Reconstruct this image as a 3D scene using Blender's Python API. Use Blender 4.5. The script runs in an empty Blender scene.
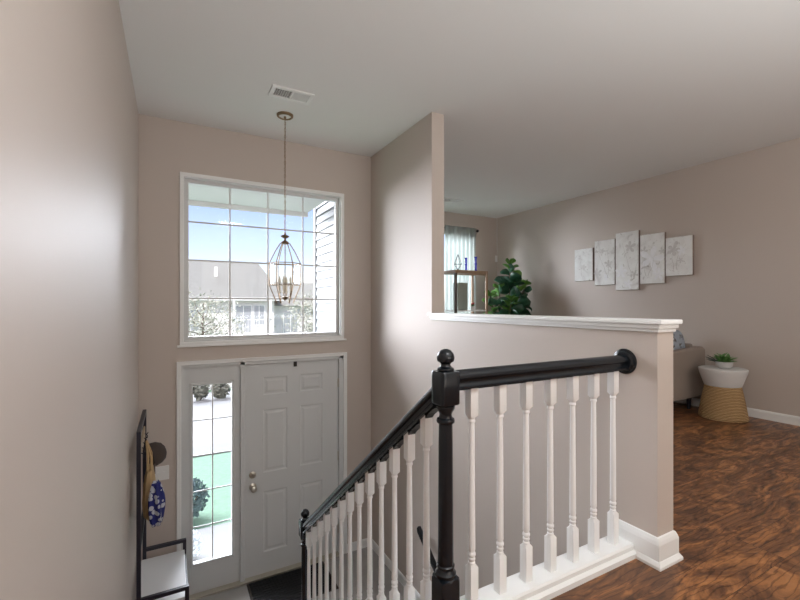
import bpy, bmesh, math, random
from mathutils import Vector, Matrix
random.seed(7)
PI = math.pi
C = bpy.context.scene.collection
S = bpy.context.scene

# ------------------------------------------------------------ camera
YAW = math.radians(28.63); F = 417.6
cd = bpy.data.cameras.new('camera'); cam = bpy.data.objects.new('camera', cd); C.objects.link(cam)
cam.location = (0, 0, 1.15); cam.rotation_euler = (PI/2, 0, -YAW)
cd.sensor_width = 36; cd.lens = 36*F/800; cd.shift_y = 5/800; cd.clip_start = .02; cd.clip_end = 500
S.camera = cam

# ------------------------------------------------------------ world, sun, large lights, exposure
W = bpy.data.worlds.new('sky'); S.world = W; W.use_nodes = True
wn = W.node_tree; bg = wn.nodes['Background']
sky = wn.nodes.new('ShaderNodeTexSky'); sky.sky_type = 'NISHITA'; sky.sun_disc = False
sky.sun_elevation = math.radians(48); sky.sun_rotation = math.radians(200); sky.altitude = 100
sky.air_density = 1.0; sky.dust_density = 1.2; sky.ozone_density = 3.5
tn = wn.nodes.new('ShaderNodeMix'); tn.data_type = 'RGBA'; tn.blend_type = 'MULTIPLY'; tn.inputs[0].default_value = 1; tn.inputs[7].default_value = (1.22, 1.0, 1.0, 1)
wn.links.new(sky.outputs[0], tn.inputs[6]); wn.links.new(tn.outputs[2], bg.inputs[0]); bg.inputs[1].default_value = .21

def light(name, kind, loc, energy, color=(1, 1, 1), rot=(0, 0, 0), size=1, size_y=None):
    l = bpy.data.lights.new(name, kind); l.energy = energy; l.color = color
    if kind == 'AREA':
        l.size = size
        if size_y: l.shape = 'RECTANGLE'; l.size_y = size_y
    if kind == 'SUN': l.angle = math.radians(1)
    o = bpy.data.objects.new(name, l); C.objects.link(o); o.location = loc; o.rotation_euler = rot
    return o
def aim(o, target):
    o.rotation_euler = (Vector(target)-o.location).to_track_quat('-Z', 'Y').to_euler()
sun = light('sun', 'SUN', (0, -20, 30), 3.4, (1, .96, .9)); aim(sun, (4, 2, 4))
# second, broad sun lamp added to strengthen sky light through the front windows
glow = light('sky_fill_sun', 'SUN', (-11, 30, 9.5), 32.0, (.88, .92, 1)); glow.data.angle = math.radians(75); aim(glow, (0, 0, 0))
# unseen area lamps added as fill above and behind the photographer
light('rear_fill_light', 'AREA', (2.4, -3.9, 1.35), 38, (1, .90, .80), (PI/2, 0, 0), 3.4, 1.9)  # added warm fill at the solid rear wall, no window is built there
light('hall_fill_light', 'AREA', (.95, -.05, 2.66), 20, (.95, .96, 1), (0, 0, 0), .4, .4)  # made-up overhead lamp, added to brighten the knee wall
light('bounce_light', 'AREA', (1.7, -1.3, .9), 122, (.96, .985, 1), (PI, 0, 0), 2.2, 2.2)  # added upward lamp standing in for flash bounced off the ceiling

S.view_settings.view_transform = 'Standard'; S.view_settings.look = 'None'
S.view_settings.exposure = 0.0; S.view_settings.gamma = 1.0; S.view_settings.use_curve_mapping = False

# ------------------------------------------------------------ materials
def mat(name, col, rough=.6, metal=0, noise=None, bump=None, **kw):
    m = bpy.data.materials.new(name); m.use_nodes = True
    nt = m.node_tree; b = nt.nodes['Principled BSDF']
    b.inputs['Base Color'].default_value = (*col, 1); b.inputs['Roughness'].default_value = rough
    b.inputs['Metallic'].default_value = metal
    for k, v in kw.items(): b.inputs[k.replace('_', ' ')].default_value = v
    tc = nt.nodes.new('ShaderNodeTexCoord')
    if noise:
        sc, amt = noise
        n = nt.nodes.new('ShaderNodeTexNoise'); n.inputs['Scale'].default_value = sc; n.inputs['Detail'].default_value = 4
        nt.links.new(tc.outputs['Object'], n.inputs['Vector'])
        r = nt.nodes.new('ShaderNodeMix'); r.data_type = 'RGBA'
        r.inputs[6].default_value = (*[c*(1-amt) for c in col], 1); r.inputs[7].default_value = (*[min(1, c*(1+amt)) for c in col], 1)
        nt.links.new(n.outputs['Fac'], r.inputs[0]); nt.links.new(r.outputs[2], b.inputs['Base Color'])
    if bump:
        sc, st = bump
        n = nt.nodes.new('ShaderNodeTexNoise'); n.inputs['Scale'].default_value = sc; n.inputs['Detail'].default_value = 3
        nt.links.new(tc.outputs['Object'], n.inputs['Vector'])
        bp = nt.nodes.new('ShaderNodeBump'); bp.inputs['Strength'].default_value = st; bp.inputs['Distance'].default_value = .002
        nt.links.new(n.outputs['Fac'], bp.inputs['Height']); nt.links.new(bp.outputs[0], b.inputs['Normal'])
    return m

WALLC = (.555, .487, .435)
m_wall = mat('wall_paint', WALLC, .55, bump=(260, .15))
m_ceil = mat('ceiling_paint', (.78, .775, .755), .9, bump=(180, .25))
m_trim = mat('white_trim', (.84, .845, .83), .35)
m_frame = mat('vinyl_frame', (.66, .66, .65), .4)
m_door = mat('door_paint', (.64, .655, .65), .42)
m_black = mat('black_paint', (.005, .008, .012), .24, bump=(30, .05))
m_white = mat('white_baluster', (.88, .88, .87), .35)
m_tile = mat('landing_tile', (.36, .345, .33), .4, noise=(9, .15))
m_metal = mat('brushed_nickel', (.62, .58, .5), .3, 1)
m_brass = mat('antique_brass', (.30, .21, .13), .4, 1)
m_dkmetal = mat('black_metal', (.018, .018, .03), .4)
m_mat = mat('rubber', (.05, .042, .036), .85)
m_ribs = mat('rubber_ribs', (.006, .006, .008), .85)
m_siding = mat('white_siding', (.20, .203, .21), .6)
m_soffit = mat('soffit', (.62, .61, .59), .7)
m_concrete = mat('pale_concrete', (.24, .24, .235), .9, noise=(6, .08))
m_street = mat('street', (.20, .20, .197), .9, noise=(2, .06))
m_grass = mat('grass', (.13, .225, .15), .95, noise=(14, .3))
m_roof = mat('shingles', (.25, .25, .225), .9, noise=(5, .2))
m_hwall = mat('house_wall', (.82, .80, .78), .7)
m_hwin = mat('house_window', (.40, .42, .45), .3)
m_bark = mat('bark', (.16, .12, .09), .9, noise=(20, .3))
m_leafA = mat('pale_leaves', (.40, .41, .33), .8)
m_leafB = mat('shrub_leaves', (.10, .15, .15), .8)
m_hedge = mat('hedge_leaves', (.17, .175, .14), .9)
m_white_plastic = mat('white_plastic', (.8, .8, .78), .4)
m_canvas_edge = mat('canvas_edge', (.24, .18, .15), .8)  # shadow on the canvas sides is put into this dark brown
m_seat = mat('white_seat', (.78, .79, .80), .5)

def glass(name, ior=1.45, tint=(1, 1, 1), gl=.06):
    m = bpy.data.materials.new(name); m.use_nodes = True; nt = m.node_tree; nt.nodes.clear()
    o = nt.nodes.new('ShaderNodeOutputMaterial'); t = nt.nodes.new('ShaderNodeBsdfTransparent'); t.inputs[0].default_value = (*tint, 1)
    g = nt.nodes.new('ShaderNodeBsdfGlossy'); g.inputs['Roughness'].default_value = .03
    mx = nt.nodes.new('ShaderNodeMixShader'); mx.inputs[0].default_value = gl
    nt.links.new(t.outputs[0], mx.inputs[1]); nt.links.new(g.outputs[0], mx.inputs[2]); nt.links.new(mx.outputs[0], o.inputs[0])
    return m
m_glass = glass('window_glass', gl=.015)
m_lglass = glass('lantern_glass', tint=(.97, .985, .99), gl=.035)

def wood_floor():
    m = bpy.data.materials.new('laminate_floor'); m.use_nodes = True; nt = m.node_tree; b = nt.nodes['Principled BSDF']; L = nt.links.new
    tc = nt.nodes.new('ShaderNodeTexCoord')
    br = nt.nodes.new('ShaderNodeTexBrick'); br.inputs['Scale'].default_value = 1; br.inputs['Brick Width'].default_value = 1.22
    br.inputs['Row Height'].default_value = .165; br.inputs['Mortar Size'].default_value = .0012; br.inputs['Mortar Smooth'].default_value = .6
    br.offset = .37; br.inputs['Color1'].default_value = (0, 0, 0, 1); br.inputs['Color2'].default_value = (1, 1, 1, 1); br.inputs['Mortar'].default_value = (.5, .5, .5, 1)
    L(tc.outputs['Object'], br.inputs['Vector'])
    # shift the figure per plank
    off = nt.nodes.new('ShaderNodeVectorMath'); off.operation = 'MULTIPLY'; off.inputs[1].default_value = (3.1, 7.3, 5.7); L(br.outputs['Color'], off.inputs[0])
    add = nt.nodes.new('ShaderNodeVectorMath'); L(tc.outputs['Object'], add.inputs[0]); L(off.outputs[0], add.inputs[1])
    mp = nt.nodes.new('ShaderNodeMapping'); mp.inputs['Scale'].default_value = (1.9, 5.0, 1); L(add.outputs[0], mp.inputs[0])
    n1 = nt.nodes.new('ShaderNodeTexNoise'); n1.inputs['Scale'].default_value = 1.35; n1.inputs['Detail'].default_value = 7; n1.inputs['Roughness'].default_value = .64; n1.inputs['Distortion'].default_value = 2.3
    L(mp.outputs[0], n1.inputs['Vector'])
    cr = nt.nodes.new('ShaderNodeValToRGB'); e = cr.color_ramp.elements
    e[0].position = .27; e[0].color = (.045, .020, .011, 1); e[1].position = .8; e[1].color = (.56, .26, .095, 1)
    for p, c in ((.40, (.105, .046, .023)), (.5, (.185, .080, .035)), (.60, (.34, .145, .055))):
        x = cr.color_ramp.elements.new(p); x.color = (*c, 1)
    L(n1.outputs['Fac'], cr.inputs[0])
    # dark veins
    mp2 = nt.nodes.new('ShaderNodeMapping'); mp2.inputs['Scale'].default_value = (1.3, 5.0, 1); L(add.outputs[0], mp2.inputs[0])
    wv = nt.nodes.new('ShaderNodeTexWave'); wv.wave_type = 'BANDS'; wv.bands_direction = 'Y'; wv.inputs['Scale'].default_value = 2.2; wv.inputs['Distortion'].default_value = 13; wv.inputs['Detail'].default_value = 4; wv.inputs['Detail Scale'].default_value = 1.1
    L(mp2.outputs[0], wv.inputs['Vector'])
    vr = nt.nodes.new('ShaderNodeValToRGB'); vr.color_ramp.elements[0].position = .0; vr.color_ramp.elements[0].color = (.42, .38, .38, 1); vr.color_ramp.elements[1].position = .16; vr.color_ramp.elements[1].color = (1, 1, 1, 1)
    L(wv.outputs['Fac'], vr.inputs[0])
    mx = nt.nodes.new('ShaderNodeMix'); mx.data_type = 'RGBA'; mx.blend_type = 'MULTIPLY'; mx.inputs[0].default_value = .8
    L(cr.outputs[0], mx.inputs[6]); L(vr.outputs[0], mx.inputs[7])
    # seams
    sm = nt.nodes.new('ShaderNodeMix'); sm.data_type = 'RGBA'; L(br.outputs['Fac'], sm.inputs[0]); L(mx.outputs[2], sm.inputs[6]); sm.inputs[7].default_value = (.03, .014, .008, 1)
    L(sm.outputs[2], b.inputs['Base Color'])
    b.inputs['Roughness'].default_value = .36; b.inputs['Specular IOR Level'].default_value = .45
    bp = nt.nodes.new('ShaderNodeBump'); bp.inputs['Strength'].default_value = .25; bp.inputs['Distance'].default_value = .003; L(n1.outputs['Fac'], bp.inputs['Height']); L(bp.outputs[0], b.inputs['Normal'])
    return m
m_floor = wood_floor()

def rope_mat():
    m = mat('woven_rattan', (.42, .27, .12), .8); nt = m.node_tree; b = nt.nodes['Principled BSDF']; L = nt.links.new
    tc = nt.nodes.new('ShaderNodeTexCoord'); w = nt.nodes.new('ShaderNodeTexWave'); w.bands_direction = 'Z'; w.inputs['Scale'].default_value = 22; w.inputs['Distortion'].default_value = 2.5; w.inputs['Detail Scale'].default_value = 2; w.inputs['Detail'].default_value = 3
    L(tc.outputs['Object'], w.inputs[0]); cr = nt.nodes.new('ShaderNodeValToRGB'); cr.color_ramp.elements[0].color = (.24, .13, .05, 1); cr.color_ramp.elements[1].color = (.66, .45, .22, 1)
    L(w.outputs['Fac'], cr.inputs[0]); L(cr.outputs[0], b.inputs['Base Color'])
    bp = nt.nodes.new('ShaderNodeBump'); bp.inputs['Distance'].default_value = .006; L(w.outputs['Fac'], bp.inputs['Height']); L(bp.outputs[0], b.inputs['Normal'])
    return m
m_rope = rope_mat()

# ------------------------------------------------------------ mesh helpers
def nb(): return bmesh.new()
def bx(bm, x0, x1, y0, y1, z0, z1):
    v = [bm.verts.new((x, y, z)) for x in (x0, x1) for y in (y0, y1) for z in (z0, z1)]
    for f in ((0, 1, 3, 2), (4, 6, 7, 5), (0, 4, 5, 1), (2, 3, 7, 6), (0, 2, 6, 4), (1, 5, 7, 3)): bm.faces.new([v[i] for i in f])
    return v
def box(x0, x1, y0, y1, z0, z1):
    bm = nb(); bx(bm, x0, x1, y0, y1, z0, z1); return bm
def tube(bm, p0, p1, r0, r1=None, n=12, caps=True):
    p0 = Vector(p0); p1 = Vector(p1); r1 = r0 if r1 is None else r1
    d = (p1-p0).normalized(); a = d.orthogonal().normalized(); b = d.cross(a)
    A = [bm.verts.new(p0+(a*math.cos(t)+b*math.sin(t))*r0) for t in [2*PI*i/n for i in range(n)]]
    B = [bm.verts.new(p1+(a*math.cos(t)+b*math.sin(t))*r1) for t in [2*PI*i/n for i in range(n)]]
    for i in range(n): bm.faces.new((A[i], A[(i+1) % n], B[(i+1) % n], B[i]))
    if caps: bm.faces.new(A[::-1]); bm.faces.new(B)
def path(bm, pts, r, n=8):
    pts = [Vector(p) for p in pts]; rings = []
    up = None
    for i, p in enumerate(pts):
        d = (pts[min(i+1, len(pts)-1)]-pts[max(i-1, 0)]).normalized()
        a = d.orthogonal().normalized() if up is None else (up-d*up.dot(d)).normalized()
        up = a; b = d.cross(a); rr = r[i] if isinstance(r, (list, tuple)) else r
        rings.append([bm.verts.new(p+(a*math.cos(2*PI*k/n)+b*math.sin(2*PI*k/n))*rr) for k in range(n)])
    for A, B in zip(rings, rings[1:]):
        for i in range(n): bm.faces.new((A[i], A[(i+1) % n], B[(i+1) % n], B[i]))
    bm.faces.new(rings[0][::-1]); bm.faces.new(rings[-1])
def lathe(bm, prof, c=(0, 0, 0), n=24, sq=None):
    """prof: (r,z) list bottom to top; r may be given for a square section when sq is a set of indices"""
    rings = []
    for i, (r, z) in enumerate(prof):
        ring = []
        for k in range(n):
            t = 2*PI*(k+.5)/n if sq else 2*PI*k/n
            rr = r
            if sq and i in sq: rr = r/max(abs(math.cos(t)), abs(math.sin(t)))
            ring.append(bm.verts.new((c[0]+rr*math.cos(t), c[1]+rr*math.sin(t), c[2]+z)))
        rings.append(ring)
    for A, B in zip(rings, rings[1:]):
        for i in range(n): bm.faces.new((A[i], A[(i+1) % n], B[(i+1) % n], B[i]))
    if prof[0][0] > 1e-5: bm.faces.new(rings[0][::-1])
    if prof[-1][0] > 1e-5: bm.faces.new(rings[-1])
def extr(bm, prof, o, u, v, d):
    """extrude a closed 2D profile (a,b) in plane u,v from o along vector d"""
    o = Vector(o); u = Vector(u); v = Vector(v); d = Vector(d)
    A = [bm.verts.new(o+u*a+v*b) for a, b in prof]; B = [bm.verts.new(o+u*a+v*b+d) for a, b in prof]
    n = len(prof)
    for i in range(n): bm.faces.new((A[i], A[(i+1) % n], B[(i+1) % n], B[i]))
    bm.faces.new(A[::-1]); bm.faces.new(B)
def obj(name, bm, m, parent=None, smooth=False, bevel=0, loc=None):
    bmesh.ops.recalc_face_normals(bm, faces=bm.faces)
    me = bpy.data.meshes.new(name); bm.to_mesh(me); bm.free()
    if m: me.materials.append(m)
    o = bpy.data.objects.new(name, me); C.objects.link(o)
    if parent: o.parent = parent
    if loc: o.location = loc
    if smooth:
        for p in me.polygons: p.use_smooth = True
        es = o.modifiers.new('split', 'EDGE_SPLIT'); es.split_angle = math.radians(38)
    if bevel:
        b = o.modifiers.new('bevel', 'BEVEL'); b.width = bevel; b.segments = 2; b.limit_method = 'ANGLE'
    return o
def thing(name, label, cat, loc=(0, 0, 0), group=None, rz=0):
    o = bpy.data.objects.new(name, None); o.empty_display_size = .1; C.objects.link(o); o.location = loc; o.rotation_euler.z = rz
    tag(o, label, cat, group); return o
def tag(o, label, cat, group=None, kind=None):
    o['label'] = label; o['category'] = cat
    if group: o['group'] = group
    if kind: o['kind'] = kind
    return o
def struct(name, bm, m, label=None, cat=None, **k):
    o = obj(name, bm, m, **k); o['kind'] = 'structure'
    if label: o['label'] = label
    if cat: o['category'] = cat
    return o
def sem(name, label, cat, loc=(0, 0, 0)):
    o = bpy.data.objects.new(name, None); C.objects.link(o); o.location = loc; o['kind'] = 'structure'; o['label'] = label; o['category'] = cat; return o

# ------------------------------------------------------------ key dimensions
XL, XR, XR2 = -.245, 1.875, 1.998     # foyer left wall, divider wall faces
YW, YF, YB = 4.09, 5.88, -4.0         # foyer front wall, living far wall, rear wall
XA = 5.24                             # picture wall
H, ZE, ZB = 2.74, -1.43, -2.86        # ceiling, entry landing, lower level
YE = 1.07                             # end of knee wall
YC = 2.89                             # end of full-height divider
CAPZ = 1.085

# ------------------------------------------------------------ structure
bm = nb(); bx(bm, XL-.12, XL, YB-.12, YW+.12, ZB, H)
struct('wall_left', bm, m_wall, 'long smooth mauve-beige wall along the left side of the stairs', 'wall')
# front foyer wall with openings : window (.06..1.565 , .797..2.30) and door unit (.06..1.57, ZE..0.64)
WX0, WX1, WZ0, WZ1 = .085, 1.54, .825, 2.275
DX0, DX1, DZ1 = .065, 1.565, .63
bm = nb()
bx(bm, XL, WX0 if WX0 < DX0 else DX0, YW, YW+.14, ZB, H)
bx(bm, DX0, WX0, YW, YW+.14, WZ0, H)
bx(bm, DX1, XR, YW, YW+.14, ZB, H)
bx(bm, WX1, DX1, YW, YW+.14, WZ0, H)
bx(bm, WX0, WX1, YW, YW+.14, WZ1, H)
bx(bm, DX0, DX1, YW, YW+.14, DZ1, WZ0)
bx(bm, DX0, DX1, YW, YW+.14, ZB, ZE-.02)
struct('wall_front', bm, m_wall, 'beige entry wall around the front door and the tall window above it', 'wall')
bm = nb(); bx(bm, XR, XR2, YE, YC, ZB, CAPZ-.02); bx(bm, XR, XR2, YC, YF+.13, ZB, H)
struct('wall_divider', bm, m_wall, 'pale mauve knee wall and full-height wall between stairwell and living room', 'wall')
# living room far wall with window 2.75..4.55 x .55..2.3
LX0, LX1, LZ0, LZ1 = 2.75, 4.64, .5, 2.42
bm = nb(); bx(bm, XR2, LX0, YF, YF+.13, -.3, H); bx(bm, LX1, XA+.12, YF, YF+.13, -.3, H); bx(bm, LX0, LX1, YF, YF+.13, -.3, LZ0); bx(bm, LX0, LX1, YF, YF+.13, LZ1, H)
struct('wall_living_front', bm, m_wall, 'grey-mauve living room wall behind the sheer curtain', 'wall')
struct('wall_right', box(XA, XA+.12, YB, YF, -.3, H), m_wall, 'long mauve-beige living room wall carrying the five canvases', 'wall')
struct('wall_rear', box(XL, XA+.12, YB-.12, YB, ZB, H), m_wall)
bm = nb(); bx(bm, XL-.12, XA+.12, YB-.12, YC+.4, H, H+.2); bx(bm, XL-.12, XA+.12, YC+.4, YW+.14, H, H+.2); bx(bm, XR, XA+.12, YW+.14, YF+.13, H, H+.2)
struct('ceiling', bm, m_ceil, 'flat pale grey ceiling over the stairwell and living room', 'ceiling')
bm = nb(); bx(bm, XL, XA, YB, YE-.0, -.28, 0); bx(bm, XL, XR, YE, 1.17, -.28, 0); bx(bm, XR2, XA, YE, YF, -.28, 0)
struct('floor', bm, m_floor, 'swirled reddish-brown wood laminate floor of the upper level', 'floor')
struct('floor_landing', box(XL, XR, 3.0, YW, ZE-.2, ZE), m_tile, 'grey tiled entry landing in front of the door', 'floor')
struct('floor_lower', box(XL, XR, YB, 3.0, ZB-.1, ZB), m_tile, None, None)
struct('wall_lower_rear', box(XL, XR, -.4, -.28, ZB, -.28), m_wall)

# upper flight (left) and lower flight (right), closed stringer wall between
bm = nb(); n = 8; run = (3.0-1.17)/7; rise = -ZE/8
for i in range(7):
    zt = -rise*(i+1); y0 = 1.17+run*i
    bx(bm, XL, .80, y0, y0+run+.02, zt-.04, zt)
    bx(bm, XL, .80, y0, y0+.02, zt, zt+rise-.04 if i else zt+rise)
bx(bm, XL, .80, 3.0-.0, 3.0+.001, ZE, ZE+rise-.04)
struct('staircase_upper', bm, m_floor, 'wooden steps rising from the entry landing to the upper floor', 'stairs')
bm = nb()
for i in range(8):
    zt = ZE-rise*(i+1); y1 = 3.0-.235*i
    if i < 7: bx(bm, .9, XR, y1-.235-.02, y1, zt-.04, zt)
    bx(bm, .9, XR, y1-.02, y1, zt, zt+rise-.0 if i == 0 else zt+rise-.04)
struct('staircase_lower', bm, m_floor, 'wooden steps going down from the landing to the lower level', 'stairs')
SL = .753; Y0S = 1.315; Z0S = .832        # top line of the sloping handrail
def railtop(y): return Z0S-SL*(y-Y0S)
# stringer wall between the flights
bm = nb(); pts = [(1.26, -.28), (1.26, railtop(1.26)-.87), (2.96, railtop(2.96)-.87), (2.96, ZB), (1.26, ZB)]
extr(bm, pts, (.80, 0, 0), (0, 1, 0), (0, 0, 1), (.1, 0, 0))
struct('wall_stringer', bm, m_wall)
bm = nb(); pts = [(1.26, railtop(1.26)-.87), (1.26, railtop(1.26)-1.12), (2.96, railtop(2.96)-1.12), (2.96, railtop(2.96)-.87)]
extr(bm, pts, (.78, 0, 0), (0, 1, 0), (0, 0, 1), (.14, 0, 0))
pts = [(1.26, railtop(1.26)-.87), (1.26, railtop(1.26)-.85), (2.96, railtop(2.96)-.85), (2.96, railtop(2.96)-.87)]
extr(bm, pts, (.765, 0, 0), (0, 1, 0), (0, 0, 1), (.17, 0, 0))
struct('trim_stringer', bm, m_trim, 'white sloping stair stringer under the white balusters', 'trim')

# landing edge plate under the level balusters
bm = nb(); prof = [(1.15, 0), (1.15, .022), (1.165, .030), (1.165, .048), (1.172, .055), (1.268, .055), (1.275, .045), (1.275, -.28), (1.17, -.28), (1.17, 0)]
extr(bm, prof, (.80, 0, 0), (0, 1, 0), (0, 0, 1), (XR-.80, 0, 0))
struct('trim_landing', bm, m_trim, 'white base plate along the landing edge under the level balusters', 'trim')
# baseboards : profile (outward, up)
BP = [(0, 0), (.028, 0), (.028, .012), (.018, .028), (.016, .030), (.016, .098), (.012, .112), (.006, .125), (0, .128)]
def base_run(bm, p0, d, nrm, prof=BP, e0=0, e1=0):
    """p0 start on wall face, d run vector, nrm outward; e0/e1 = +1 lengthens the end with the profile (outside mitre)"""
    p0 = Vector(p0); d = Vector(d); dn = d.normalized(); nrm = Vector(nrm)
    A = [bm.verts.new(p0+nrm*a+Vector((0, 0, b))-dn*a*e0) for a, b in prof]; B = [bm.verts.new(p0+d+nrm*a+Vector((0, 0, b))+dn*a*e1) for a, b in prof]
    n = len(prof)
    for i in range(n): bm.faces.new((A[i], A[(i+1) % n], B[(i+1) % n], B[i]))
    bm.faces.new(A[::-1]); bm.faces.new(B)
bm = nb()
base_run(bm, (XR, 1.27, 0), (0, YE-1.27, 0), (-1, 0, 0), e1=1)
base_run(bm, (XR, YE, 0), (XR2-XR, 0, 0), (0, -1, 0), e0=1, e1=1)
base_run(bm, (XR2, YE, 0), (0, YF-YE, 0), (1, 0, 0), e0=1)
struct('baseboard_divider', bm, m_trim, 'white stepped baseboard wrapping the end of the knee wall', 'baseboard')
BS = [(0, 0), (.013, 0), (.013, .07), (.008, .085), (0, .088)]
bm = nb(); base_run(bm, (XA, YB, 0), (0, YF-YB, 0), (-1, 0, 0), BS)
struct('baseboard_right', bm, m_trim, 'white baseboard along the picture wall', 'baseboard')
bm = nb(); base_run(bm, (XR2+.03, YF, 0), (XA-XR2-.06, 0, 0), (0, -1, 0), BS)
struct('baseboard_living_front', bm, m_trim)
bm = nb(); base_run(bm, (DX1+.03, YW, ZE), (XR-DX1-.03, 0, 0), (0, -1, 0), BS); base_run(bm, (XR, 3.0, ZE), (0, YW-3.0, 0), (-1, 0, 0), BS)
base_run(bm, (XL, YW, ZE), (DX0-.03-XL, 0, 0), (0, -1, 0), BS); base_run(bm, (XL, 3.0, ZE), (0, YW-3.0, 0), (1, 0, 0), BS)
struct('baseboard_landing', bm, m_trim, 'white baseboard around the tiled entry landing', 'baseboard')
# skirt board down the basement flight on the right wall
bm = nb(); extr(bm, [(3.0, ZE-.2), (3.0, ZE+.088), (2.93, ZE+.088), (1.2, ZE-1.30), (1.2, ZE-1.43)], (XR-.013, 0, 0), (0, 1, 0), (0, 0, 1), (.013, 0, 0))
struct('trim_skirt', bm, m_trim)
# knee wall cap with moulding
bm = nb()
bx(bm, XR-.034, XR2+.010, YE-.036, YC-.0, CAPZ-.02, CAPZ)
bx(bm, XR-.034, XR, YC, YC+.02, CAPZ-.02, CAPZ)
bx(bm, XR-.022, XR2+.006, YE-.022, YC, CAPZ-.040, CAPZ-.02)
bx(bm, XR-.012, XR2+.003, YE-.012, YC, CAPZ-.056, CAPZ-.040)
struct('trim_cap', bm, m_trim, 'white moulded cap on top of the knee wall', 'trim', bevel=.004)

# ------------------------------------------------------------ foyer window
w = sem('window_1', 'large white grid window above the front door', 'window')
bm = nb(); cw = .032
X0, X1, Z0, Z1 = .058, 1.567, .797, 2.303
bx(bm, X0, X1, YW-.016, YW, Z1-cw, Z1); bx(bm, X0, X1, YW-.016, YW, Z0, Z0+cw); bx(bm, X0, X0+cw, YW-.016, YW, Z0+cw, Z1-cw); bx(bm, X1-cw, X1, YW-.016, YW, Z0+cw, Z1-cw)
bx(bm, X0-.02, X1+.02, YW-.03, YW, Z0-.014, Z0+.004)
obj('casing', bm, m_trim, w, bevel=.003)
bm = nb(); fw = .032; a, b_, c, d = WX0+.002, WX1-.002, WZ0+.002, WZ1-.002
for y0, y1, f in ((YW+.0, YW+.09, .012), (YW+.045, YW+.10, .042)):
    bx(bm, a, b_, y0, y1, d-f, d); bx(bm, a, b_, y0, y1, c, c+f); bx(bm, a, a+f, y0, y1, c+f, d-f); bx(bm, b_-f, b_, y0, y1, c+f, d-f)
obj('window_frame', bm, m_frame, w, bevel=.002)
gx0, gx1, gz0, gz1 = a+.042, b_-.042, c+.042, d-.042
obj('pane', box(gx0, gx1, YW+.068, YW+.072, gz0, gz1), m_glass, w)
bm = nb()
for i in (1, 2, 3):
    x = gx0+(gx1-gx0)*i/4; bx(bm, x-.007, x+.007, YW+.062, YW+.067, gz0, gz1)
    z = gz0+(gz1-gz0)*i/4; bx(bm, gx0, gx1, YW+.0615, YW+.0665, z-.007, z+.007)
obj('muntin_grid', bm, m_frame, w)

# ------------------------------------------------------------ entry door unit
dr = sem('door_1', 'white six-panel front door with nickel knob and deadbolt', 'door')
SX0, SX1, SZ0, SZ1 = .597, 1.513, ZE+.022, .592
bm = nb(); yd = YW+.03
# slab made of stiles and rails, panels inset
px = [(SX0+.165, SX0+.395), (SX1-.395, SX1-.165)]
pz = [(SZ0+.20, -.63), (-.45, .15), (.29, .46)]
cols = [SX0, px[0][0], px[0][1], px[1][0], px[1][1], SX1]
rows = [SZ0, pz[0][0], pz[0][1], pz[1][0], pz[1][1], pz[2][0], pz[2][1], SZ1]
for i in range(5):
    for j in range(7):
        if i in (1, 3) and j in (1, 3, 5):
            x0, x1, z0, z1 = cols[i], cols[i+1], rows[j], rows[j+1]
            # moulded recess, then raised field
            R = [(0, 0), (.012, .006), (.024, .006), (.042, .0015)]
            prev = None
            for ins, dep in R:
                ring = [bm.verts.new(p) for p in ((x0+ins, yd+dep, z0+ins), (x1-ins, yd+dep, z0+ins), (x1-ins, yd+dep, z1-ins), (x0+ins, yd+dep, z1-ins))]
                if prev:
                    for k in range(4): bm.faces.new((prev[k], prev[(k+1) % 4], ring[(k+1) % 4], ring[k]))
                prev = ring
            bm.faces.new(prev)
        else:
            v = [bm.verts.new(p) for p in ((cols[i], yd, rows[j]), (cols[i+1], yd, rows[j]), (cols[i+1], yd, rows[j+1]), (cols[i], yd, rows[j+1]))]; bm.faces.new(v)
bx(bm, SX0, SX1, yd+.012, yd+.044, SZ0, SZ1)
for q in ((SX0, SX0+.01), (SX1-.01, SX1)): bx(bm, q[0], q[1], yd+.0005, yd+.013, SZ0, SZ1)
bmesh.ops.remove_doubles(bm, verts=bm.verts, dist=.00005)
obj('door_slab', bm, m_door, dr)
bm = nb(); JY0, JY1 = YW, YW+.12
bx(bm, SX1+.003, DX1, JY0, JY1, ZE, DZ1); bx(bm, .555, SX0-.003, JY0, JY1, ZE, DZ1); bx(bm, .555, DX1, JY0, JY1, SZ1+.003, DZ1)
obj('jamb', bm, m_door, dr, bevel=.002)
bm = nb(); bx(bm, .10, SX1+.01, JY0-.03, JY1, ZE, SZ0-.004)
obj('threshold', bm, m_metal, dr, bevel=.003)
bm = nb(); kz = -.565; kx = .668
lathe(bm, [(.034, 0), (.034, .004), (.026, .010), (.012, .014), (.012, .035), (.022, .042), (.029, .054), (.027, .068), (.015, .076), (0, .077)])
bmesh.ops.rotate(bm, matrix=Matrix.Rotation(PI/2, 3, 'X'), verts=bm.verts); bmesh.ops.translate(bm, vec=(kx, yd, kz), verts=bm.verts)
obj('door_knob', bm, m_metal, dr, smooth=True)
bm = nb(); lathe(bm, [(.031, 0), (.031, .012), (.026, .016), (0, .017)])
bx(bm, -.005, .005, -.017, .017, .016, .03)
bmesh.ops.rotate(bm, matrix=Matrix.Rotation(PI/2, 3, 'X'), verts=bm.verts); bmesh.ops.translate(bm, vec=(.665, yd, -.45), verts=bm.verts)
obj('deadbolt', bm, m_metal, dr, smooth=True)
for z in (.345, -.41, -1.17):
    bm = nb(); tube(bm, (SX1+.002, yd-.006, z-.045), (SX1+.002, yd-.006, z+.045), .007); obj('hinge', bm, m_metal, dr, smooth=True)
bm = nb(); bx(bm, 1.052, 1.084, yd-.008, yd-.002, .545, .598); bx(bm, 1.052, 1.084, yd-.022, yd-.008, .545, .551)
bx(bm, 1.052, 1.084, yd-.008, yd+.02, .5935, .5945)
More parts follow.
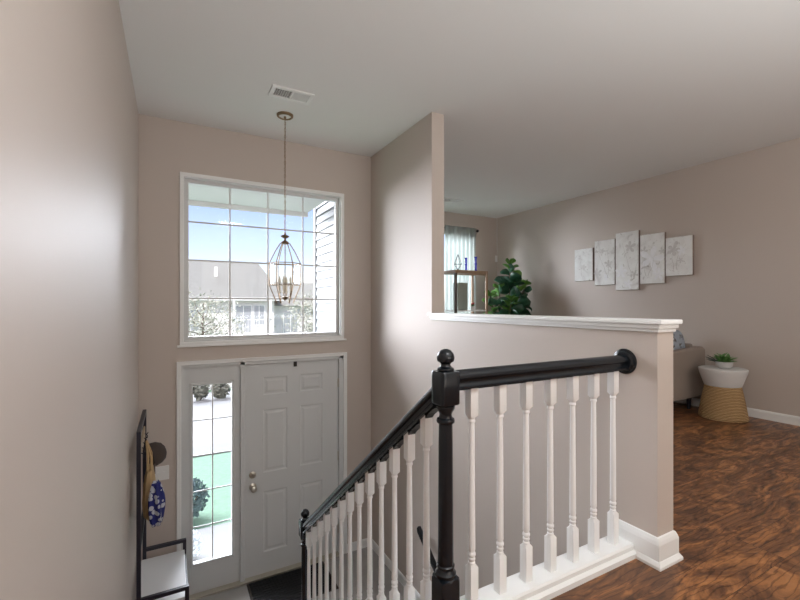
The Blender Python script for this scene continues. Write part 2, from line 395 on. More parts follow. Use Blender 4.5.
tag(obj('door_hook', bm, m_mat), 'small black hook over the top edge of the front door', 'hook')

sl = sem('window_2', 'tall narrow sidelight window with ten panes left of the front door', 'window')
GX0, GX1, GZ0, GZ1 = .158, .486, -1.145, .437
bm = nb(); y0, y1 = YW+.028, YW+.075
bx(bm, .10, GX0-.02, y0, y1, ZE+.022, DZ1-.03); bx(bm, GX1+.02, .555, y0, y1, ZE+.022, DZ1-.03); bx(bm, GX0-.02, GX1+.02, y0, y1, ZE+.022, GZ0-.02); bx(bm, GX0-.02, GX1+.02, y0, y1, GZ1+.02, DZ1-.03)
bx(bm, DX0, .10, YW, YW+.12, ZE, DZ1); bx(bm, .10, .555, YW, YW+.12, DZ1-.03, DZ1)
obj('sidelight_panel', bm, m_door, sl)
bm = nb()
for (a0, a1, c0, c1) in ((GX0-.02, GX0+.004, GZ0-.02, GZ1+.02), (GX1-.004, GX1+.02, GZ0-.02, GZ1+.02), (GX0+.004, GX1-.004, GZ0-.02, GZ0+.004), (GX0+.004, GX1-.004, GZ1-.004, GZ1+.02)):
    bx(bm, a0, a1, YW+.018, YW+.07, c0, c1)
obj('glazing_bead', bm, m_door, sl, bevel=.005)
obj('pane', box(GX0, GX1, YW+.048, YW+.052, GZ0, GZ1), m_glass, sl)
bm = nb(); xm = (GX0+GX1)/2; bx(bm, xm-.005, xm+.005, YW+.042, YW+.047, GZ0, GZ1)
for i in range(1, 5):
    z = GZ0+(GZ1-GZ0)*i/5; bx(bm, GX0, GX1, YW+.0415, YW+.0465, z-.005, z+.005)
obj('muntin_grid', bm, m_frame, sl)
# casing of the whole unit
bm = nb(); 
bx(bm, .038, DX0+.004, YW-.016, YW, ZE, .655); bx(bm, DX1-.004, 1.592, YW-.016, YW, ZE, .655); bx(bm, DX0+.004, DX1-.004, YW-.016, YW, DZ1-.004, .655)
bx(bm, .034, .046, YW-.021, YW, ZE, .659); bx(bm, 1.584, 1.596, YW-.021, YW, ZE, .659); bx(bm, .046, 1.584, YW-.021, YW, .648, .659)
struct('trim_1', bm, m_trim, 'white casing around the front door and its sidelight', 'trim', bevel=.002)

# ------------------------------------------------------------ living window, curtain
w = sem('window_3', 'bright living room window behind the sheer curtain', 'window')
bm = nb()
bx(bm, LX0, LX1, YF+.03, YF+.09, LZ1-.05, LZ1); bx(bm, LX0, LX1, YF+.03, YF+.09, LZ0, LZ0+.05); bx(bm, LX0, LX0+.05, YF+.03, YF+.09, LZ0+.05, LZ1-.05); bx(bm, LX1-.05, LX1, YF+.03, YF+.09, LZ0+.05, LZ1-.05); bx(bm, (LX0+LX1)/2-.025, (LX0+LX1)/2+.025, YF+.03, YF+.09, LZ0+.05, LZ1-.05)
obj('window_frame', bm, m_frame, w); obj('pane', box(LX0+.05, LX1-.05, YF+.058, YF+.062, LZ0+.05, LZ1-.05), m_glass, w)

def sheer():
    m = bpy.data.materials.new('sheer_fabric'); m.use_nodes = True; nt = m.node_tree; nt.nodes.clear(); L = nt.links.new
    o = nt.nodes.new('ShaderNodeOutputMaterial'); d = nt.nodes.new('ShaderNodeBsdfDiffuse'); d.inputs[0].default_value = (.8, .82, .8, 1)
    t = nt.nodes.new('ShaderNodeBsdfTranslucent'); t.inputs[0].default_value = (.56, .60, .58, 1); tr = nt.nodes.new('ShaderNodeBsdfTransparent')
    a = nt.nodes.new('ShaderNodeMixShader'); a.inputs[0].default_value = .6; L(d.outputs[0], a.inputs[1]); L(t.outputs[0], a.inputs[2])
    b = nt.nodes.new('ShaderNodeMixShader'); b.inputs[0].default_value = .06; L(a.outputs[0], b.inputs[1]); L(tr.outputs[0], b.inputs[2]); L(b.outputs[0], o.inputs[0])
    return m
m_sheer = sheer()
def curtain(x0, x1, label):
    bm = nb(); nx, nz = 90, 6; rows = []
    for j in range(nz+1):
        z = .04+(2.492-.04)*j/nz; row = []
        for i in range(nx+1):
            t = i/nx; amp = .024*(1-.45*j/nz)
            y = YF-.092+amp*math.sin(t*PI*15+.4*math.sin(t*9)+.25*j/nz)+.006*math.sin(t*40+j)
            row.append(bm.verts.new((x0+(x1-x0)*t+.004*math.sin(j*2+t*14), y, z)))
        rows.append(row)
    for j in range(nz):
        for i in range(nx): bm.faces.new((rows[j][i], rows[j][i+1], rows[j+1][i+1], rows[j+1][i]))
    o = obj('curtain', bm, m_sheer, smooth=True); s = o.modifiers.new('thick', 'SOLIDIFY'); s.thickness = .0012
    tag(o, label, 'curtain'); return o
curtain(4.02, 4.67, 'sheer white curtain panel nearest the living room corner')
curtain(2.62, 3.25, 'sheer white curtain panel hidden behind the full-height wall')
r = thing('curtain_rod', 'black curtain rod with ball finial above the sheer curtain', 'curtain rod', (0, 0, 0))
bm = nb(); tube(bm, (2.55, YF-.065, 2.455), (4.71, YF-.065, 2.455), .008); obj('rod', bm, m_dkmetal, r, smooth=True)
for x in (2.53, 4.735):
    bm = nb(); lathe(bm, [(0, -.026), (.015, -.021), (.025, -.008), (.025, .008), (.015, .021), (0, .026)], (x, YF-.065, 2.455), 16); obj('finial', bm, m_dkmetal, r, smooth=True)
for x in (2.7, 4.1, 4.69):
    bm = nb(); bx(bm, x-.006, x+.006, YF-.085, YF, 2.435, 2.447); bx(bm, x-.012, x+.012, YF-.006, YF, 2.41, 2.48); obj('bracket', bm, m_dkmetal, r)

# ------------------------------------------------------------ railing
rl = thing('stair_railing', 'black handrail and newel posts with white turned balusters beside the stairs', 'railing', (0, 0, 0))
XN, YN = .85, 1.22
def newel(x, y, zbase, ztop, hb):
    """ztop: top of the upper box"""
    bm = nb(); s = .0385; zb = zbase+hb
    prof = [(s, zbase), (s, zb-.008), (.0365, zb+.002), (.035, zb+.004), (.037, zb+.010), (.037, zb+.017), (.033, zb+.022), (.029, zb+.028), (.028, zb+.034), (.032, zb+.038), (.032, zb+.043), (.028, zb+.047), (.0275, zb+.09)]
    prof += [(.0255, ztop-.26), (.0245, ztop-.188), (.0245, ztop-.186), (.031, ztop-.182), (.033, ztop-.176), (.031, ztop-.168), (.024, ztop-.164), (.022, ztop-.156), (.023, ztop-.148), (.030, ztop-.136), (.033, ztop-.130), (.033, ztop-.122), (.026, ztop-.1175), (s*.92, ztop-.117), (s, ztop-.112), (s, ztop-.004), (s*.93, ztop)]
    k = len(prof); lathe(bm, prof, (x, y, 0), 32, sq={0, 1, 2, k-4, k-3, k-2, k-1})
    p = obj('newel_post', bm, m_black, rl, smooth=True)
    bm = nb(); lathe(bm, [(.028, 0), (.030, .004), (.029, .011), (.022, .015), (.0175, .021), (.0175, .026), (.022, .031), (.029, .035), (.0315, .044), (.0315, .052), (.028, .063), (.018, .074), (.007, .0785), (0, .079)], (x, y, ztop-.001), 24)
    obj('ball_finial', bm, m_black, p, smooth=True)
newel(XN, YN, 0, .917, .19)
newel(XN, 3.0, ZE, -.415, .30)
RP = [(-.030, .0), (-.030, .008), (-.022, .014), (-.019, .022), (-.022, .032), (-.031, .038), (-.032, .048), (-.026, .058), (-.012, .065), (0, .067), (.012, .065), (.026, .058), (.032, .048), (.031, .038), (.022, .032), (.019, .022), (.022, .014), (.030, .008), (.030, 0), (.017, 0), (.017, -.005), (-.017, -.005), (-.017, 0)]
bm = nb(); extr(bm, RP, (XN+.038, YN, .850), (0, 1, 0), (0, 0, 1), (XR-.02-XN-.038, 0, 0))
obj('handrail', bm, m_black, rl, smooth=True)
ya, yb = YN+.037, 2.965
nv = Vector((0, SL, 1)).normalized()
cs = 1/math.sqrt(1+SL*SL)
bm = nb(); extr(bm, RP, (XN, ya, railtop(ya)-.067/cs), (1, 0, 0), (0, 0, 1/cs), (0, yb-ya, -SL*(yb-ya)))
obj('handrail', bm, m_black, rl, smooth=True)
# rosette on the wall
bm = nb(); lathe(bm, [(.058, 0), (.060, .004), (.058, .009), (.050, .012), (.049, .016), (.043, .020), (.036, .021), (0, .021)], n=32)
bmesh.ops.rotate(bm, matrix=Matrix.Rotation(-PI/2, 3, 'Y'), verts=bm.verts); bmesh.ops.translate(bm, vec=(XR, YN, .885), verts=bm.verts)
obj('rosette', bm, m_black, rl, smooth=True)
def baluster(x, y, zb, ztop_, slope=0):
    """square foot zb.., turned shaft, square head up to ztop_"""
    bm = nb(); s = .0172; f = zb+.147; t = ztop_-.112
    prof = [(s, zb), (s, f-.01), (.013, f), (.0135, f+.006), (.010, f+.010), (.0135, f+.016), (.0135, f+.022), (.010, f+.026), (.0145, f+.032), (.0145, f+.040), (.011, f+.046), (.0135, f+.053), (.0135, f+.075)]
    prof += [(.0125, (f+t)/2), (.0108, t-.03), (.0108, t-.018), (.0135, t-.015), (.0135, t-.009), (.012, t-.004), (.014, t), (s, t+.010), (s, ztop_)]
    k = len(prof); sq = {0, 1, k-2, k-1}
    lathe(bm, prof, (x, y, 0), 20, sq=sq)
    if slope:
        bm.verts.ensure_lookup_table()
        for v in bm.verts:
            if abs(v.co.z-ztop_) < 1e-5 or abs(v.co.z-zb) < 1e-5: v.co.z -= slope*(v.co.y-y)
    obj('baluster', bm, m_white, rl, smooth=True)
for i in range(7): baluster(.966+.1365*i, YN, .054, .849)
ys = [1.347+.1298*i for i in range(13)]
for y in ys: baluster(XN, y, railtop(y)-.851, railtop(y)-.084, SL)
# black fillets between the baluster heads under the sloping rail
yy = [ya]+ys+[yb]
for a, b_ in zip(yy, yy[1:]):
    a2 = a+(.0175 if a != ya else 0); b2 = b_-(.0175 if b_ != yb else 0)
    if b2-a2 < .02: continue
    z0 = .067/cs; bm = nb()
    n = 7; top = [(a2+(b2-a2)*i/n, railtop(a2+(b2-a2)*i/n)-z0-.001) for i in range(n+1)]
    bot = [(y, z-.004-.008*abs(2*i/n-1)**2) for i, (y, z) in enumerate(top)]
    extr(bm, top+bot[::-1], (XN-.0165, 0, 0), (0, 1, 0), (0, 0, 1), (.033, 0, 0)); obj('fillet', bm, m_black, rl)
# wall rail of the lower flight
g = thing('wall_handrail', 'short black wall handrail of the lower flight seen behind the balusters', 'handrail')
bm = nb(); extr(bm, [(-.02, -.02), (.02, -.02), (.022, .01), (.012, .024), (-.012, .024), (-.022, .01)], (XR-.055, 3.0, -.73), (1, 0, 0), (0, 0, 1), (0, -1.7, -1.7*SL)); obj('rail', bm, m_black, g, smooth=True)
for t in (.3, 1.4):
    bm = nb(); tube(bm, (XR-.055, 3.04-t, -.745-t*SL), (XR-.055, 3.04-t, -.79-t*SL), .006); tube(bm, (XR-.055, 3.04-t, -.79-t*SL), (XR, 3.04-t, -.80-t*SL), .006); obj('bracket', bm, m_metal, g)

# ------------------------------------------------------------ ceiling vents
def vent(x0, x1, y0, y1, label):
    v = thing('ceiling_vent', label, 'vent', ((x0+x1)/2, (y0+y1)/2, H)); hx, hy = (x1-x0)/2, (y1-y0)/2
    bm = nb(); m = .03; t = -.012
    bx(bm, -hx, hx, -hy, -hy+m, t, 0); bx(bm, -hx, hx, hy-m, hy, t, 0); bx(bm, -hx, -hx+m, -hy+m, hy-m, t, 0); bx(bm, hx-m, hx, -hy+m, hy-m, t, 0); bx(bm, -.006, .006, -hy+m, hy-m, t, 0)
    obj('frame', bm, m_white_plastic, v, bevel=.003)
    obj('duct_shade_sheet', box(-hx+m, hx-m, -hy+m, hy-m, -.0015, -.0005), mat('duct_shade', (.03, .027, .018), .9), v)  # thin near-black sheet paints the shade of the vent opening
    bm = nb(); n = 13
    for i in range(n):
        x = .010+(hx-m-.012)*i/(n-1); extr(bm, [(x-.004, -.003), (x+.006, -.009), (x+.0068, -.008), (x-.0032, -.002)], (0, -hy+m, 0), (1, 0, 0), (0, 0, 1), (0, 2*(hy-m), 0))
    n = 7
    for i in range(1, n):
        x = -.006-(hx-m-.006)*i/n; bx(bm, x-.0007, x+.0007, -hy+m, hy-m, -.006, -.003)
    for i in range(1, 7):
        y = -hy+m+(2*(hy-m))*i/7; bx(bm, -hx+m, -.006, y-.0007, y+.0007, -.0062, -.0032)
    obj('louver', bm, m_white_plastic, v)
vent(.635, .945, 3.07, 3.25, 'white rectangular ceiling vent beside the pendant lantern canopy')
vent(3.55, 3.88, 5.10, 5.28, 'small white ceiling vent far off in the living room')

# ------------------------------------------------------------ pendant lantern
LX, LY = .83, 3.528
pl = thing('pendant_lantern', 'faceted glass and brass lantern hanging on a long chain before the window', 'pendant light', (LX, LY, H))
bm = nb(); lathe(bm, [(.0, -.034), (.010, -.030), (.010, -.014), (.048, -.010), (.050, -.018), (.058, -.020), (.066, -.014), (.068, 0)], n=32); obj('canopy', bm, m_brass, pl, smooth=True)
bm = nb(); lathe(bm, [(.0105, -.0150), (.047, -.0115), (.047, -.0105), (.0105, -.014)], n=32); obj('canopy_plate', bm, m_white_plastic, pl, smooth=True)
bm = nb(); z = -.03; k = 0
while z > -.975:
    pts = []
    for i in range(11):
        t = 2*PI*i/10; a, b_ = .0062*math.cos(t), .0165*math.sin(t)
        pts.append((a, 0, z-.0135+b_) if k % 2 else (0, a, z-.0135+b_))
    path(bm, pts, .0019, 6); z -= .0275; k += 1
obj('chain', bm, m_brass, pl)
bm = nb(); path(bm, [(.004*math.sin(i*.9), .004*math.cos(i*.9), -.03-.94*i/20) for i in range(21)], .0013, 6); obj('cord', bm, m_brass, pl)
# finial crown + cap : z 1.76..1.68
zc = 1.76-H
bm = nb(); lathe(bm, [(.030, -.10), (.034, -.092), (.028, -.082), (.010, -.070), (.008, -.055), (.028, -.045), (.036, -.036), (.030, -.030), (.010, -.022), (.006, -.008), (.006, 0)], (0, 0, zc), 20); obj('cap', bm, m_brass, pl, smooth=True)
R6 = 6; rings = [(.036, 1.668), (.078, 1.600), (.127, 1.497), (.127, 1.318), (.066, 1.165)]
def hp(r, z, k, off=PI/6+.25): return Vector((r*math.cos(off+2*PI*k/R6), r*math.sin(off+2*PI*k/R6), z-H))
for k in range(6):
    bm = nb(); path(bm, [hp(r, z, k) for r, z in rings], .0038, 6); obj('rib', bm, m_brass, pl)
for r, z in (rings[2], rings[3]):
    bm = nb()
    for k in range(6): tube(bm, hp(r, z, k), hp(r, z, k+1), .0034, n=6)
    obj('ring', bm, m_brass, pl)
for k in range(6):
    bm = nb()
    for (ra, za), (rb, zb) in zip(rings[:3], rings[1:4]):
        vs = [bm.verts.new(p) for p in (hp(ra*.985, za, k), hp(ra*.985, za, k+1), hp(rb*.985, zb, k+1), hp(rb*.985, zb, k))]; bm.faces.new(vs)
    o = obj('glass_pane', bm, m_lglass, pl)
bm = nb(); tube(bm, (0, 0, 1.665-H), (0, 0, 1.20-H), .004); lathe(bm, [(0, 0), (.008, .004), (.010, .012), (.024, .022), (.028, .030), (.012, .036)], (0, 0, 1.185-H), 16)
for k in range(4):
    a = PI/4+k*PI/2+.3; path(bm, [(0, 0, 1.215-H), (.022*math.cos(a), .022*math.sin(a), 1.212-H), (.042*math.cos(a), .042*math.sin(a), 1.225-H), (.045*math.cos(a), .045*math.sin(a), 1.25-H)], .003, 6)
cl = obj('candle_cluster', bm, m_brass, pl, smooth=True)
m_candle = mat('candle_sleeve', (.82, .78, .68), .5)
for k in range(4):
    a = PI/4+k*PI/2+.3; bm = nb(); lathe(bm, [(.013, 0), (.013, .005), (.0085, .006), (.0085, .075), (.006, .077), (.011, .10), (.009, .12), (.003, .14), (0, .143)], (.045*math.cos(a), .045*math.sin(a), 1.25-H), 12)
    obj('candle', bm, m_candle, cl, smooth=True)

# ------------------------------------------------------------ five canvases on the picture wall
def canvas_mat(seed):
    m = mat('canvas_print', (.6, .6, .58), .8); nt = m.node_tree; b = nt.nodes['Principled BSDF']; L = nt.links.new
    tc = nt.nodes.new('ShaderNodeTexCoord'); mp = nt.nodes.new('ShaderNodeMapping'); mp.inputs['Location'].default_value = (seed*3.1, seed*1.7, seed); L(tc.outputs['Object'], mp.inputs[0])
    n = nt.nodes.new('ShaderNodeTexNoise'); n.inputs['Scale'].default_value = 3.2; n.inputs['Detail'].default_value = 5; n.inputs['Distortion'].default_value = 2.2; L(mp.outputs[0], n.inputs['Vector'])
    cr = nt.nodes.new('ShaderNodeValToRGB'); E = cr.color_ramp.elements; E[0].position = .28; E[0].color = (.60, .59, .57, 1); E[1].position = .62; E[1].color = (.84, .85, .83, 1)
    x = cr.color_ramp.elements.new(.40); x.color = (.76, .76, .74, 1)
    L(n.outputs['Fac'], cr.inputs[0])
    n2 = nt.nodes.new('ShaderNodeTexNoise'); n2.inputs['Scale'].default_value = 9; n2.inputs['Detail'].default_value = 7; n2.inputs['Distortion'].default_value = 3; L(mp.outputs[0], n2.inputs['Vector'])
    c2 = nt.nodes.new('ShaderNodeValToRGB'); E = c2.color_ramp.elements; E[0].position = .30; E[0].color = (.55, .52, .50, 1); E[1].position = .40; E[1].color = (1, 1, 1, 1); L(n2.outputs['Fac'], c2.inputs[0])
    mx = nt.nodes.new('ShaderNodeMix'); mx.data_type = 'RGBA'; mx.blend_type = 'MULTIPLY'; mx.inputs[0].default_value = .7; L(cr.outputs[0], mx.inputs[6]); L(c2.outputs[0], mx.inputs[7]); L(mx.outputs[2], b.inputs['Base Color'])
    return m
m_fl = mat('blossom_grey', (.64, .63, .61), .8, noise=(25, .3)); m_fl2 = mat('blossom_pale', (.84, .85, .86), .8, noise=(20, .12)); m_tw = mat('twig_grey', (.45, .43, .40), .8)
CV = [(3.863, 4.163, 1.497, 1.958, 'far-left small square canvas of the five, nearest the plant'),
      (3.530, 3.832, 1.425, 2.039, 'second canvas from the left, tall with a grey twig'),
      (3.203, 3.516, 1.346, 2.103, 'tallest middle canvas with dark blossom at its top'),
      (2.884, 3.184, 1.416, 2.029, 'fourth canvas from the left with one large pale blossom'),
      (2.576, 2.872, 1.495, 1.950, 'far-right square canvas of the five with brown edge shadow')]
def petal(bm, cy, cz, ang, ln, wd, x):
    pts = []
    for i in range(10):
        t = 2*PI*i/10; u = ln*(.5+.5*math.cos(t)); v = wd*math.sin(t)*(.4+.6*u/ln)
        pts.append(bm.verts.new((x, cy+u*math.cos(ang)-v*math.sin(ang), cz+u*math.sin(ang)+v*math.cos(ang))))
    bm.faces.new(pts)
BL = [[(.0, -.03, .05, 0)], [(-.03, .16, .05, 0), (.06, -.02, .07, 0), (-.10, -.14, .07, 0), (.03, -.2, .05, 1)], [(.04, .18, .09, 0), (-.08, -.14, .09, 1), (.1, -.18, .06, 0), (.02, -.30, .07, 1)],
      [(-.01, 0, .16, 1), (.12, .08, .05, 0), (-.1, .10, .06, 0), (.08, -.2, .08, 1)], [(-.06, .08, .10, 0), (.03, .06, .06, 1), (.02, -.05, .04, 0)]]
for i, (y0, y1, z0, z1, lab) in enumerate(CV):
    cy, cz = (y0+y1)/2, (z0+z1)/2
    t = thing('canvas_print', lab, 'picture', (XA-.002, cy, cz), 'floral canvases on the living room wall')
    hy, hz = (y1-y0)/2, (z1-z0)/2
    obj('stretcher', box(-.036, 0, -hy, hy, -hz, hz), m_canvas_edge, t, bevel=.002)
    p = obj('printed_face', box(-.0375, -.0362, -hy+.001, hy-.001, -hz+.001, hz-.001), canvas_mat(i+1), t)
    rnd = random.Random(i*5+2)
    bms = [nb(), nb(), nb()]
    for (dy, dz, s, k) in BL[i]:
        # looking at +X the picture's left is +Y
        a0 = rnd.random()*6
        for q in range(5): petal(bms[k], -dy, dz, a0+q*2*PI/5, s*(.7+.4*rnd.random()), s*.30, -.0379-.0001*q-.0006*k)
    for q in range(2 if i else 1):
        y, z, a = rnd.uniform(-.08, .08), -hz*.7, PI/2+rnd.uniform(-.4, .4); pts = []
        for s_ in range(9):
            pts.append((-.0376, max(-hy+.01, min(hy-.01, y)), z)); y += .2*hz*math.cos(a); z += .17*hz*math.sin(a); a += rnd.uniform(-.35, .35)
        path(bms[2], pts, [.0022-.0002*s_ for s_ in range(9)], 4)
    for k, (b_, m) in enumerate(zip(bms, (m_fl, m_fl2, m_tw))):
        if len(b_.verts): obj('blossom' if k < 2 else 'twig', b_, m, p)
        else: b_.free()

# ------------------------------------------------------------ stool, succulent pot
st = thing('side_stool', 'hourglass stool with white top and woven rattan base beside the sofa', 'side table', (4.95, 2.17, 0))
bm = nb(); lathe(bm, [(.205, 0), (.208, .008), (.200, .06), (.185, .16), (.168, .25), (.155, .318), (.150, .326), (.0, .326)], n=48); obj('rattan_base', bm, m_rope, st, smooth=True)
bm = nb(); lathe(bm, [(.150, .327), (.156, .330), (.20, .46), (.207, .492), (.204, .502), (.195, .506), (0, .506)], n=48); obj('top', bm, mat('chalk_white', (.66, .66, .65), .7, noise=(8, .06)), st, smooth=True)
sp = thing('potted_succulent', 'small green succulent in a white bowl on the stool', 'potted plant', (4.93, 2.15, .507))
bm = nb(); lathe(bm, [(.045, 0), (.062, .012), (.074, .045), (.076, .066), (.070, .068), (.066, .055), (0, .052)], n=32); obj('bowl', bm, mat('grey_ceramic', (.58, .58, .57), .5), sp, smooth=True)
def leaf(bm, o, yaw, pitch, ln, wd, curl=.6, shape=1.0, seg=6, fold=.15, roll=0):
    """broad leaf as curved strip"""
    o = Vector(o); p = o.copy(); a = pitch; f = Vector((math.cos(yaw), math.sin(yaw), 0)); s = Vector((-math.sin(yaw), math.cos(yaw), 0)); rows = []
    for i in range(seg+1):
        t = i/seg; wdt = wd*.5*(math.sin(PI*min(1, t**shape))**.75 if 0 < t < 1 else .04)
        up = Vector((0, 0, 1))*math.cos(a)-f*math.sin(a)
        if roll: up, sd = up*math.cos(roll)-s*math.sin(roll), s*math.cos(roll)+up*math.sin(roll)
        else: sd = s
        rows.append((bm.verts.new(p-sd*wdt+up*wdt*fold), bm.verts.new(p), bm.verts.new(p+sd*wdt+up*wdt*fold)))
        p = p+(f*math.cos(a)+Vector((0, 0, 1))*math.sin(a))*ln/seg; a -= curl/seg
    for A, B in zip(rows, rows[1:]):
        bm.faces.new((A[0], A[1], B[1], B[0])); bm.faces.new((A[1], A[2], B[2], B[1]))
bm = nb(); rr = random.Random(3)
for i in range(34): leaf(bm, (rr.uniform(-.03, .03), rr.uniform(-.03, .03), .055), rr.random()*6.28, rr.uniform(.2, 1.4), rr.uniform(.08, .135), .034, .6, .8, fold=.4)
o = obj('rosette_leaves', bm, mat('succulent_green', (.10, .24, .06), .5, noise=(30, .4)), sp, smooth=True); o.modifiers.new('t', 'SOLIDIFY').thickness = .003
bm = nb()
for i in range(6): leaf(bm, (-.02, .04, .055), 1.9+rr.uniform(-.8, .8), rr.uniform(.2, .7), rr.uniform(.10, .14), .02, .1, .8, fold=.4)
o = obj('dark_leaves', bm, mat('succulent_dark', (.05, .07, .05), .5), sp, smooth=True); o.modifiers.new('t', 'SOLIDIFY').thickness = .003

# ------------------------------------------------------------ sofa (backed to the picture wall)
m_sofa = mat('sofa_fabric', (.30, .25, .215), .9, bump=(400, .3))
sf = thing('sofa', 'taupe fabric sofa half hidden behind the knee wall', 'sofa', (4.78, 3.4, 0))
SX, SY = .41, .95
obj('base', box(-SX, SX, -SY+.13, SY-.13, .15, .32), m_sofa, sf, bevel=.015)
for s in (-1, 1):
    y0, y1 = (-SY, -SY+.10) if s < 0 else (SY-.10, SY)
    bm = nb(); extr(bm, [(-SX, .15), (SX+.03, .15), (SX+.03, .66), (SX-.02, .69), (-SX+.10, .655), (-SX, .60)], (0, y0, 0), (1, 0, 0), (0, 0, 1), (0, .10, 0)); obj('arm', bm, m_sofa, sf, bevel=.02)
    bm = nb(); extr(bm, [(-SX+.0, .15), (SX+.03, .15), (SX+.03, .158), (-SX, .158)], (0, y0-.004 if s < 0 else y1-.004, 0), (1, 0, 0), (0, 0, 1), (0, .008, 0)); obj('piping', bm, m_sofa, sf)
bm = nb(); extr(bm, [(SX-.14, .32), (SX+.03, .15), (SX+.03, .71), (SX-.04, .71)], (0, -SY+.13, 0), (1, 0, 0), (0, 0, 1), (0, 2*SY-.26, 0)); obj('backrest', bm, m_sofa, sf, bevel=.02)
for k in (0, 1):
    y0 = -SY+.135+k*(SY-.135); obj('seat_cushion', box(-SX-.01, SX-.2, y0, y0+SY-.14, .32, .45), m_sofa, sf, bevel=.03)
for x in (-SX+.07, SX-.16):
    for y in (-SY+.08, SY-.08):
        bm = nb(); tube(bm, (x, y, 0), (x, y, .15), .016, .026, 12); obj('leg', bm, m_dkmetal, sf, smooth=True)
def pillow(name, loc, w, h_, t, m, label, rot):
    bm = nb(); n = 14; V = {}
    for s in (-1, 1):
        for i in range(n+1):
            for j in range(n+1):
                u, v = i/n*2-1, j/n*2-1; e = (1-u**4)*(1-v**4)
                pin = 1-.07*(u*u*v*v)
                if s == 1 and (i in (0, n) or j in (0, n)): V[s, i, j] = V[-1, i, j]; continue
                V[s, i, j] = bm.verts.new((u*w/2*(pin-.05*(1-u*u)*0), s*t/2*e**.6, v*h_/2*pin))
        for i in range(n):
            for j in range(n): bm.faces.new((V[s, i, j], V[s, i+1, j], V[s, i+1, j+1], V[s, i, j+1]))
    o = obj(name, bm, m, smooth=True, loc=loc); o.rotation_euler = rot; tag(o, label, 'cushion'); return o
def pillow_mat():
    m = mat('pillow_print', (.36, .40, .46), .9); nt = m.node_tree; b = nt.nodes['Principled BSDF']; L = nt.links.new
    tc = nt.nodes.new('ShaderNodeTexCoord'); n = nt.nodes.new('ShaderNodeTexNoise'); n.inputs['Scale'].default_value = 7; n.inputs['Distortion'].default_value = 2.5; n.inputs['Detail'].default_value = 3; L(tc.outputs['Object'], n.inputs['Vector'])
    cr = nt.nodes.new('ShaderNodeValToRGB'); E = cr.color_ramp.elements; E[0].position = .38; E[0].color = (.12, .11, .10, 1); E[1].position = .45; E[1].color = (.36, .41, .48, 1); L(n.outputs['Fac'], cr.inputs[0]); L(cr.outputs[0], b.inputs['Base Color']); return m
pillow('throw_pillow', (4.955, 2.665, .675), .40, .40, .17, pillow_mat(), 'blue-grey patterned throw pillow against the sofa arm', (math.radians(-8), 0, .06))

# ------------------------------------------------------------ etagere and what stands on it
m_tan = mat('light_wood', (.36, .24, .15), .5, noise=(14, .2)); m_gm = mat('grey_metal', (.16, .145, .135), .35, .6)
et = thing('shelf_stand', 'tall narrow open shelf with tan top in front of the sheer curtain', 'shelf', (3.765, 4.925, 0))
ex, ey = .295, .175; ZT = 1.645
bm = nb(); bx(bm, -ex, ex, -ey, ey, ZT-.045, ZT); obj('top', bm, m_tan, et, bevel=.003)
for sx in (-1, 1):
    for sy in (-1, 1):
        x, y = sx*(ex-.017), sy*(ey-.012); w_ = .017 if sx > 0 else .018
        if sx < 0: x = -ex+.018
        obj('post', box(x-w_, x+w_, y-.012, y+.012, 0, ZT-.045), m_tan if sx > 0 else m_gm, et)
for z in (.14, .62, 1.075):
    obj('shelf', box(-ex+.006, ex-.006, -ey+.006, ey-.006, z-.018, z), m_trim, et)
bm = nb(); 
for z in (1.58,): bx(bm, -ex+.036, ex-.024, -ey+.004, -ey+.018, z, z+.012)
obj('crossbar', bm, m_tan, et)
o = obj('storage_box', box(-.09, .09, -.06, .06, 0, .40), mat('sage_box', (.33, .38, .33), .7), bevel=.006, loc=(3.71, 4.95, 1.076)); tag(o, 'sage-green upright box standing on the shelf stand', 'box')
fp = thing('flower_pot', 'tiny white pot of red flowers on the shelf stand', 'potted plant', (3.86, 4.85, 1.076))
bm = nb(); lathe(bm, [(.026, 0), (.036, .05), (.038, .056), (.03, .056), (.028, .045), (0, .045)], n=20); obj('pot', bm, m_white_plastic, fp, smooth=True)
bm = nb(); rr = random.Random(5)
for i in range(14): leaf(bm, (0, 0, .045), rr.random()*6.28, rr.uniform(.5, 1.3), .055, .02, .8)
obj('leaves', bm, mat('pot_green', (.08, .16, .06), .6), fp)
bm = nb()
for i in range(9):
    a = rr.random()*6.28; r_ = rr.uniform(0, .03); c = (r_*math.cos(a), r_*math.sin(a), .085+rr.uniform(0, .02))
    lathe(bm, [(0, -.008), (.009, -.003), (.010, .003), (0, .008)], c, 8)
obj('flowers', bm, mat('red_petals', (.42, .05, .05), .6), fp, smooth=True)
